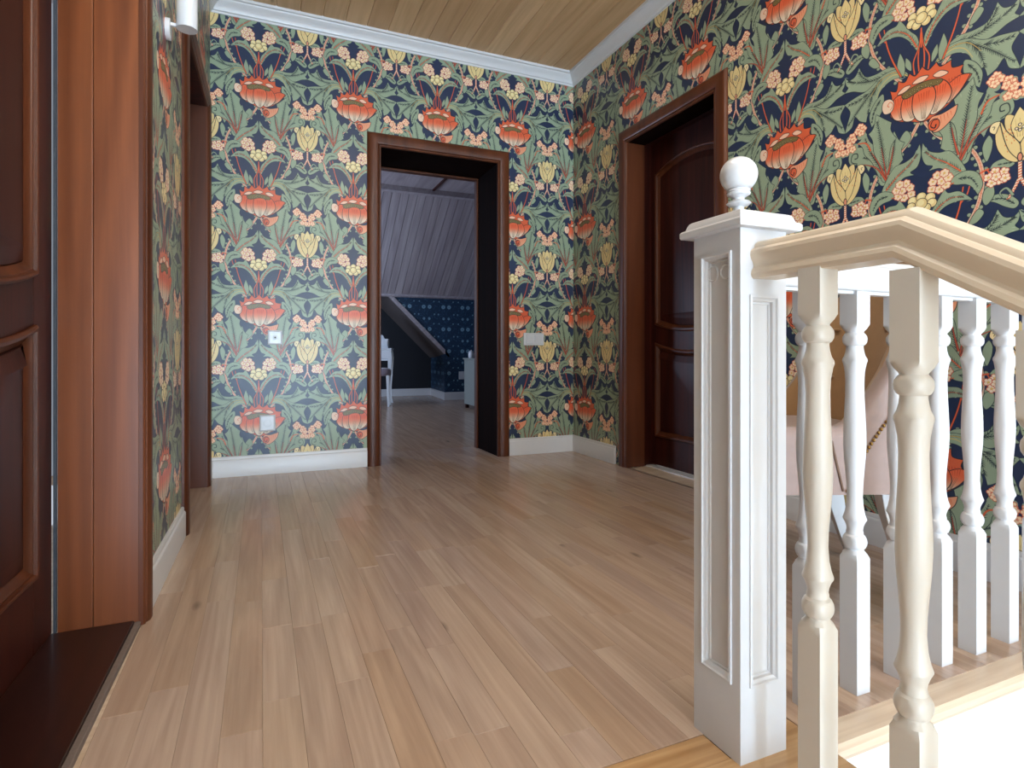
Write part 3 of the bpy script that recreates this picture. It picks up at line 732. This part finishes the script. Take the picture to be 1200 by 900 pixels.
# ---------------------------------------------------------------- switches and sockets on the back wall
def plate(name, cx, cz, w, h, label, kind, y=YB, face=plastic):
    o = tag(empty(name, (cx, y, cz)), label, 'switch' if kind == 'switch' else 'socket')
    MB().loft([[(sx*(w/2-e), -d, sz*(h/2-e)) for sx, sz in ((-1,-1),(1,-1),(1,1),(-1,1))] for e, d in ((0,0),(0,.007),(.002,.009),(.006,.010),(.010,.0085))]).build('frame', face, o)
    if kind == 'switch':
        for sx in (-1, 1):
            MB().loft([[(sx*(w/4-.005)+ux*(w/4-.011-e), -d, uz*(h/2-.013-e)) for ux, uz in ((-1,-1),(1,-1),(1,1),(-1,1))] for e, d in ((0,.006),(0,.012),(.002,.0135))]).build('rocker', face, o)
    else:
        r = .019 if kind == 'power' else .008
        f = lambda rr, d: [(rr*math.cos(2*PI*j/24), -d, rr*math.sin(2*PI*j/24)) for j in range(24)]
        if kind == 'power':
            MB().loft([f(r+.003,.008), f(r+.003,.0105), f(r,.0105), f(r-.001,.003), f(.001,.003)]).build('socket_well', far_white, o, 40)
            for sx in (-1, 1):
                MB().loft([[(sx*.0095+p[0], p[1], p[2]) for p in f(.0027, d)] for d in (.0025, .0042)]).build('contact_hole', dark_hole, o)
        else:
            MB().loft([f(.012,.008), f(.012,.011), f(r,.012), f(r-.003,.011)]).build('collar', face, o, 40)
            MB().loft([f(.0045,.010), f(.0045,.0125)]).build('aerial_pin', dark_hole, o)
    return o
plate('aerial_socket', .075, .792, .080, .084, 'white square aerial socket with one small centre hole, the higher plate left of the doorway', 'aerial')
plate('wall_socket', .034, .296, .085, .094, 'white square wall socket with a round two-pin well, low beside the left baseboard', 'power')
plate('light_switch', 1.743, .798, .155, .086, 'white double light switch on the floral wall right of the doorway', 'switch')

# ---------------------------------------------------------------- wall spotlight
ly = 2.17; lx = xl(ly)
sp = tag(empty('wall_spotlight', (lx, ly, 1.75)), 'white cylindrical wall spotlight on a round base high on the left wall', 'lamp')
disc = lambda r, x: [(x, r*math.cos(2*PI*j/32), r*math.sin(2*PI*j/32)) for j in range(32)]
MB().loft([disc(.034,0), disc(.034,.012), disc(.032,.014), disc(.002,.014)]).build('wall_base', plastic, sp, 40)
MB().box(.013, .040, -.006, .006, .012, .022).build('arm', plastic, sp, bevel=.001)
cyl = MB().lathe([(.028,.010),(.0305,.010),(.031,.012),(.031,.135),(.0305,.137),(.028,.137),(.027,.08),(.001,.08)], n=36, cx=.060)
cyl.v = list(cyl.v); cyl.build('lamp_body', plastic, sp, 40)
MB().lathe([(.0275,.011),(.026,.018),(.020,.026),(.001,.026)], n=30, cx=.060).build('reflector', far_white, sp, 40)

# ---------------------------------------------------------------- upholstered chair beyond the gallery rail
ch = tag(empty('accent_chair', (1.50, 1.33, 0), math.atan2(.50, -.87)), 'blush and tan button-back tub chair with studded arms against the right wall', 'chair')
# local: +x is the chair's front; legs splay, seat height .46
def shell(inset_r, zlow, tfn, n=44):
    """plan curve from the right arm's front, round the back, to the left arm's front."""
    pts = []
    for k in range(n+1):
        t = k/n; s_ = 2*t-1
        if abs(s_) > .56:
            q = (abs(s_)-.56)/.44; x = -.10+.27*q; y = math.copysign(.27+.035*math.sin(q*1.4), s_)
        else:
            a = s_/.56*PI/2; x = -.10-.19*math.cos(a)**.85; y = .27*math.sin(a)
        pts.append((x, y, s_))
    return pts
def arm_top(s_):
    q = abs(s_)
    t = max(0, min(1, (q-.185)/.50)); t = t*t*(3-2*t)
    return 1.02*(1-t)+.50*t
pts = shell(0, 0, None)
T = .06
outer, inner, crest, trim_o = MB(), MB(), MB(), MB()
nrm = []
for i, (x, y, s_) in enumerate(pts):
    a, b = pts[max(i-1, 0)], pts[min(i+1, len(pts)-1)]
    dx, dy = b[0]-a[0], b[1]-a[1]; L_ = math.hypot(dx, dy); nrm.append((-dy/L_, dx/L_))
def lean(z, s_): return -.09*max(0, (z-.45))/.55*(1-min(1, abs(s_)/.75)**2)
def wall_pt(i, off, z):
    x, y, s_ = pts[i]; nx, ny = nrm[i]
    return (x+nx*off+lean(z, s_), y+ny*off*1.0+math.copysign(.05, y)*max(0, z-.45)*min(1, abs(y)*5), z)
ringsO, ringsI = [], []
for i, (x, y, s_) in enumerate(pts):
    top = arm_top(s_)
    zs = np.linspace(.335, top-.02, 9)
    ringsO.append([wall_pt(i, .035, z) for z in zs]+[wall_pt(i, .030, top-.004), wall_pt(i, .012, top+.008), wall_pt(i, -.012, top+.006)])
    zi = np.linspace(.36, top-.018, 10)
    ringsI.append([wall_pt(i, -.030-.012*math.sin(k/9*PI), z) for k, z in enumerate(zi)]+[wall_pt(i, -.028, top-.004), wall_pt(i, -.012, top+.006)])
def sheet(rings, name, mat):
    mb = MB(); mb.loft(rings, closed=False); return mb.build(name, mat, ch, 60)
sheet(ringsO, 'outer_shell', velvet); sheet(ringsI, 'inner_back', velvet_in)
for i in (0, len(pts)-1):       # arm fronts
    mb = MB(); a, b = ringsO[i], ringsI[i]
    loop = list(a)+list(b[::-1]); n0 = len(mb.v); mb.v += loop; mb.face(range(n0, n0+len(loop))); mb.build('arm_front', velvet, ch)
# buttons
for u, z in ((.0,.62),(.0,.78),(.0,.92),(.16,.70),(-.16,.70),(.16,.86),(-.16,.86),(.32,.78),(-.32,.78),(.32,.62),(-.32,.62)):
    i = int(round((u+1)/2*(len(pts)-1))); p = wall_pt(i, -.043, z)
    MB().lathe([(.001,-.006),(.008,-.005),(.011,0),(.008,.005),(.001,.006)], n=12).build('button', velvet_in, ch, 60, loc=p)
# seat cushion and scalloped apron
def slab(hx0, hx1, hy, z0, z1, bulge):
    rings = []
    for z, e in ((z0,.02),(z0+.015,.0),(z1-.03,.0),(z1-.008,.015),(z1,.05),(z1+bulge,.14)):
        r = []
        for j in range(36):
            t = 2*PI*j/36; c_, s_ = math.cos(t), math.sin(t)
            cx_, rx = (hx0+hx1)/2, (hx1-hx0)/2-e
            r.append((cx_+rx*math.copysign(abs(c_)**.45, c_), (hy-e)*math.copysign(abs(s_)**.45, s_), z))
        rings.append(r)
    return rings
MB().loft(slab(-.25, .20, .235, .38, .485, .012)).build('seat_cushion', velvet, ch, 60)
ap = []
out2 = slab(-.265, .19, .262, .3, .34, 0)[1]
ap = MB().loft([[(x, y, .322+.010*abs(math.sin(j*PI/6))) for j, (x, y, z) in enumerate(out2)], [(x, y, .40) for x, y, z in out2]]).build('seat_apron', velvet, ch, 60)
# studs: up the rear edge of the arm, down its front, along the apron
studs = MB()
def stud(p): studs.lathe([(.0045,-.0025),(.0052,0),(.003,.003),(.0005,.0038)], cx=p[0], cy=p[1], cz=p[2], n=7)
n_ = len(pts)
for side in (0, 1):
    for k in range(50):
        t = k/49; s_ = .655-.37*t; i = (s_ if side else -s_); i = (i+1)/2*(n_-1); i0 = int(i)
        z = .345+.46*t
        p = Vector(wall_pt(i0, .039, z)).lerp(Vector(wall_pt(min(i0+1, n_-1), .039, z)), i-i0)
        if z < arm_top(abs(s_))-.03: studs.lathe([(.0005,-.005),(.003,-.004),(.0045,0),(.003,.004),(.0005,.005)], cx=p.x, cy=p.y, cz=p.z, n=7)
studs_o = studs.build('nailhead_trim', brass, ch, 60); studs_o['kind'] = 'stuff'
for side in (-1, 1):
    pp = []
    for k in range(12):
        t = k/11; i = (side*(.72-.05*t)+1)/2*(n_-1); i0 = int(i); z = .475-.13*t
        pp.append(Vector(wall_pt(i0, .037, z)).lerp(Vector(wall_pt(i0+1, .037, z)), i-i0))
    MB().tube(pp, .003, 6).build('piping', piping_m, ch, 60)
for sx, sy in ((-1,-1),(-1,1),(1,-1),(1,1)):
    x0, y0 = (-.205 if sx < 0 else .145), sy*.20
    dx, dy = (-.085 if sx < 0 else .05), sy*.0
    def lr(t): w = .034*(1-t)+.014*t; return [(x0+dx*t**1.4-w, y0+dy*t-w*.8, .350*(1-t)), (x0+dx*t**1.4+w, y0+dy*t-w*.8, .350*(1-t)), (x0+dx*t**1.4+w, y0+dy*t+w*.8, .350*(1-t)), (x0+dx*t**1.4-w, y0+dy*t+w*.8, .350*(1-t))]
    MB().loft([lr(t) for t in (0,.25,.5,.75,1)]).build('leg', white_paint, ch, 50, bevel=.002)

# ---------------------------------------------------------------- the far room under the roof
F0, F1, FX0, FX1 = 4.09, 8.4, -1.5, 3.7
struct(MB().box(FX0, FX1, 4.12, 9.6, -.06, -.001).build('floor_far', oak))
def flat_wall(name, mat, *pts, uv=None):
    mb = MB(); n = len(pts); mb.v += list(pts); mb.face(range(n), uv); return struct(mb.build(name, mat))
U2 = .30
def uvq(pts, ax=0): return [(p[ax]/U2, p[2]/(U2*1.1)) for p in pts]
zs_ = lambda X: .738+(2.512-X)*.99          # sloping edge of the alcove
ZT2 = 1.53
# blue papered wall right of the alcove, cut along the slope
def thickwall(name, pts, th, mat):
    mb = MB(); n = len(pts); q = [(x, y+th, z) for x, y, z in pts]; mb.v += pts+q
    mb.face(range(n), uvq(pts)); mb.face(range(n, 2*n))
    for i in range(n): j = (i+1) % n; mb.face((i, j, n+j, n+i), [(0, 0)]*4)
    return struct(mb.build(name, mat))
xt = 2.512-(ZT2+.06-.738)/.99
thickwall('wall_far', [(2.53, F1, 0), (FX1, F1, 0), (FX1, F1, ZT2+.06), (xt, F1, ZT2+.06), (2.512, F1, zs_(2.512)), (2.53, F1, .72)], .05, paper2)
flat_wall('wall_far_alcove', paper2, (2.54, F1+.05, 0), (2.62, 9.5, 0), (2.62, 9.5, .75), (2.54, F1+.05, .75), uv=[(0,0),(3.6,0),(3.6,2.3),(0,2.3)])
flat_wall('wall_far_back', navy_wall, (FX0, 9.5, 0), (3.0, 9.5, 0), (3.0, 9.5, 4.8), (FX0, 9.5, 4.8))
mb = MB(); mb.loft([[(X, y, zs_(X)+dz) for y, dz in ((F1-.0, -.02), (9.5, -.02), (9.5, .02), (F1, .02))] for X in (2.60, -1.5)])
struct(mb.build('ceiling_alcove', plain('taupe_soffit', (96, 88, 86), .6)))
mb = MB(); mb.loft([[(X, y, zs_(X)+dz) for y, dz in ((F1-.02, -.03), (F1+.05, -.03), (F1+.05, .035), (F1-.02, .035))] for X in (2.53, xt-.05)])
struct(mb.build('trim_4', pine_white))
flat_wall('wall_far_left', far_white, (FX0, 4.1, 0), (FX0, 9.5, 0), (FX0, 9.5, 4.8), (FX0, 4.1, 4.8))
flat_wall('wall_far_right', paper2, (FX1, 4.1, 0), (FX1, 8.4, 0), (FX1, 8.4, 2.7), (FX1, 4.1, 2.7), uv=[(0,0),(14,0),(14,8),(0,8)])
flat_wall('wall_far_front', far_white, (XR+.1, 4.09, 0), (FX1, 4.09, 0), (FX1, 4.09, 2.7), (XR+.1, 4.09, 2.7))
flat_wall('wall_far_front', far_white, (FX0, 4.09, 0), (-.4, 4.09, 0), (-.4, 4.09, 2.7), (FX0, 4.09, 2.7))
bf = [(0,0),(.014,0),(.014,.10),(.006,.115),(0,.115)]
struct(MB().loft([[(X, F1-w, z) for w, z in bf] for X in (2.52, FX1)]).build('baseboard_far', white_paint))
struct(MB().loft([[(X, y0-.0, z) if False else (X-w, y0, z) for w, z in bf] for X, y0 in ((2.53, F1-.012), (2.62, 9.5))]).build('baseboard_alcove', white_paint))
struct(MB().loft([[(X, 9.5-w, z) for w, z in bf] for X in (FX0, 2.62)]).build('baseboard_far_back', white_paint))
# sloping boarded ceiling above the papered wall, then a level strip
cf = struct(MB().box(FX0, FX1, 4.1, 6.98, ZC+.01, ZC+.06).build('ceiling_far', pine_white))
sl = Vector((0, 6.95-F1, ZC-ZT2)); Ls = sl.length; sd = sl/Ls; sn_ = Vector((0, -sd.z, sd.y))
ang = math.atan2(sd.z, -sd.y)
X = .2
while X < FX1:
    w = .104
    pts2 = lambda d, e: [(-w/2+e, 0, d), (w/2-e, 0, d), (w/2-e, Ls, d), (-w/2+e, Ls, d)]
    o = MB().loft([pts2(0,.008), pts2(.008,.003), pts2(.02,.003)]).build('plank', pine_white, cf, loc=(X+w/2, F1, ZT2))
    o.rotation_euler = (PI-ang, 0, 0); o.scale = (1, 1, 1)
    X += w
struct(MB().loft([[(X, F1-.03+a, ZT2+b) for a, b in ((-.03,-.005),(.03,-.005),(.03,.04),(-.03,.035))] for X in (xt-.2, FX1)]).build('trim_5', pine_white))
struct(MB().box(FX0, FX1, 6.90, 7.02, ZC-.05, ZC+.01).build('trim_6', pine_white))
struct(MB().box(1.92, 1.945, 4.15, 6.9, ZC-.008, ZC+.012).build('trim_7', maho_dark))
MB_ = MB().loft([[(-1.5, F1+.0, ZT2), (3.7, F1, ZT2), (3.7, 6.95, ZC), (-1.5, 6.95, ZC)], [(-1.5, F1+.05, ZT2+.08), (3.7, F1+.05, ZT2+.08), (3.7, 7.0, ZC+.08), (-1.5, 7.0, ZC+.08)]])
MB_.v = [(x, y, z+.03) for x, y, z in MB_.v]; struct(MB_.build('ceiling_far_slope', maho_dark))

# dressing table with its little upper drawers
vt = tag(empty('dressing_table', (1.33, 8.16, 0), math.radians(-16)), 'white dressing table with small drawers and a scrolled back in the far room', 'table')
MB().box(-.36, .36, -.19, .19, .745, .770).build('table_top', far_white, vt, bevel=.006)
MB().box(-.34, .34, -.17, .17, .60, .745).build('table_frame', far_white, vt)
for k in range(2):
    d = MB().box(-.315+k*.32, -.005+k*.32, -.183, -.165, .625, .725).build('drawer', far_white, vt, bevel=.004)
    MB().lathe([(.001,-.012),(.010,-.008),(.012,0),(.008,.008),(.001,.012)], n=10, cx=-.16+k*.32, cy=-.19, cz=.675).build('knob', brass, d)
for sx in (-1, 1):
    for sy in (-1, 1):
        r = []
        for t, ox, w in ((0,0,.026),(.15,.012,.027),(.4,.004,.021),(.7,-.006,.015),(.92,.004,.013),(1,.014,.017)):
            r.append([(sx*(.325+ox)+a*w, sy*(.155+ox*.5)+b*w, .745*(1-t)) for a, b in ((-1,-1),(1,-1),(1,1),(-1,1))])
        MB().loft(r).build('leg', far_white, vt, 60)
MB().box(-.34, .30, -.02, .17, .770, .90).build('upper_case', far_white, vt, bevel=.004)
for k in range(2): MB().box(-.30+k*.31, -.02+k*.31, -.030, -.018, .795, .88).build('upper_drawer', far_white, vt, bevel=.003)
prof = [(-.30,.90),(.24,.90),(.22,.95),(.17,.97),(.15,1.03),(.10,1.08),(.08,1.15),(0,1.2),(-.30,1.2)]
MB().prism(prof, lambda u, v, d: (u, d, v), .13, .155).build('back_board', far_white, vt, bevel=.004)
so = tag(empty('dressing_stool', (1.43, 7.80, 0), math.radians(-16)), 'grey velvet stool with white legs in front of the dressing table', 'stool')
rr = []
for z, e in ((.40,.015),(.415,0),(.47,0),(.495,.02),(.505,.07)):
    rr.append([((.17-e)*math.copysign(abs(math.cos(2*PI*j/28))**.6, math.cos(2*PI*j/28)), (.14-e)*math.copysign(abs(math.sin(2*PI*j/28))**.6, math.sin(2*PI*j/28)), z) for j in range(28)])
MB().loft(rr).build('seat', grey_cloth, so, 60)
for sx in (-1, 1):
    for sy in (-1, 1):
        MB().loft([[(sx*(.13+o_)+a*w, sy*(.10+o_)+b*w, z) for a, b in ((-1,-1),(1,-1),(1,1),(-1,1))] for z, o_, w in ((.41,0,.018),(.2,.004,.014),(0,.012,.012))]).build('leg', far_white, so)
cb = tag(empty('low_cabinet', (2.61, 6.9, 0)), 'sage painted low cabinet just inside the far room behind the doorway', 'cabinet')
MB().box(-.20, .22, -.24, .24, .05, .62).build('body', sage, cb, bevel=.004)
MB().box(-.215, .235, -.255, .255, .62, .64).build('cabinet_top', sage, cb, bevel=.004)
for sx in (-.17, .19):
    for sy in (-.21, .21): MB().box(sx-.02, sx+.02, sy-.02, sy+.02, 0, .05).build('foot', maho_dark, cb)
for k in range(2):
    d = MB().box(-.18+k*.20, .0+k*.20, -.25, -.238, .09, .59).build('door', sage, cb, bevel=.004)
    MB().lathe([(.001,-.01),(.009,-.006),(.011,0),(.001,.01)], n=10, cx=-.02+k*.06, cy=-.257, cz=.38).build('knob', brass, d)
jar = tag(empty('white_jar', (2.47, 7.04, .64)), 'small white lidded jar standing on the sage cabinet', 'jar')
MB().lathe([(.001,0),(.03,0),(.036,.01),(.038,.05),(.034,.07),(.028,.075)], n=20).build('jar_body', plastic, jar, 40)
MB().lathe([(.031,.075),(.032,.082),(.02,.090),(.006,.094),(.008,.102),(.001,.106)], n=20).build('lid', far_white, jar, 40)
plate('wall_socket', 2.79, .365, .085, .12, 'white wall socket on the dark blue wallpaper of the far room', 'power', F1)
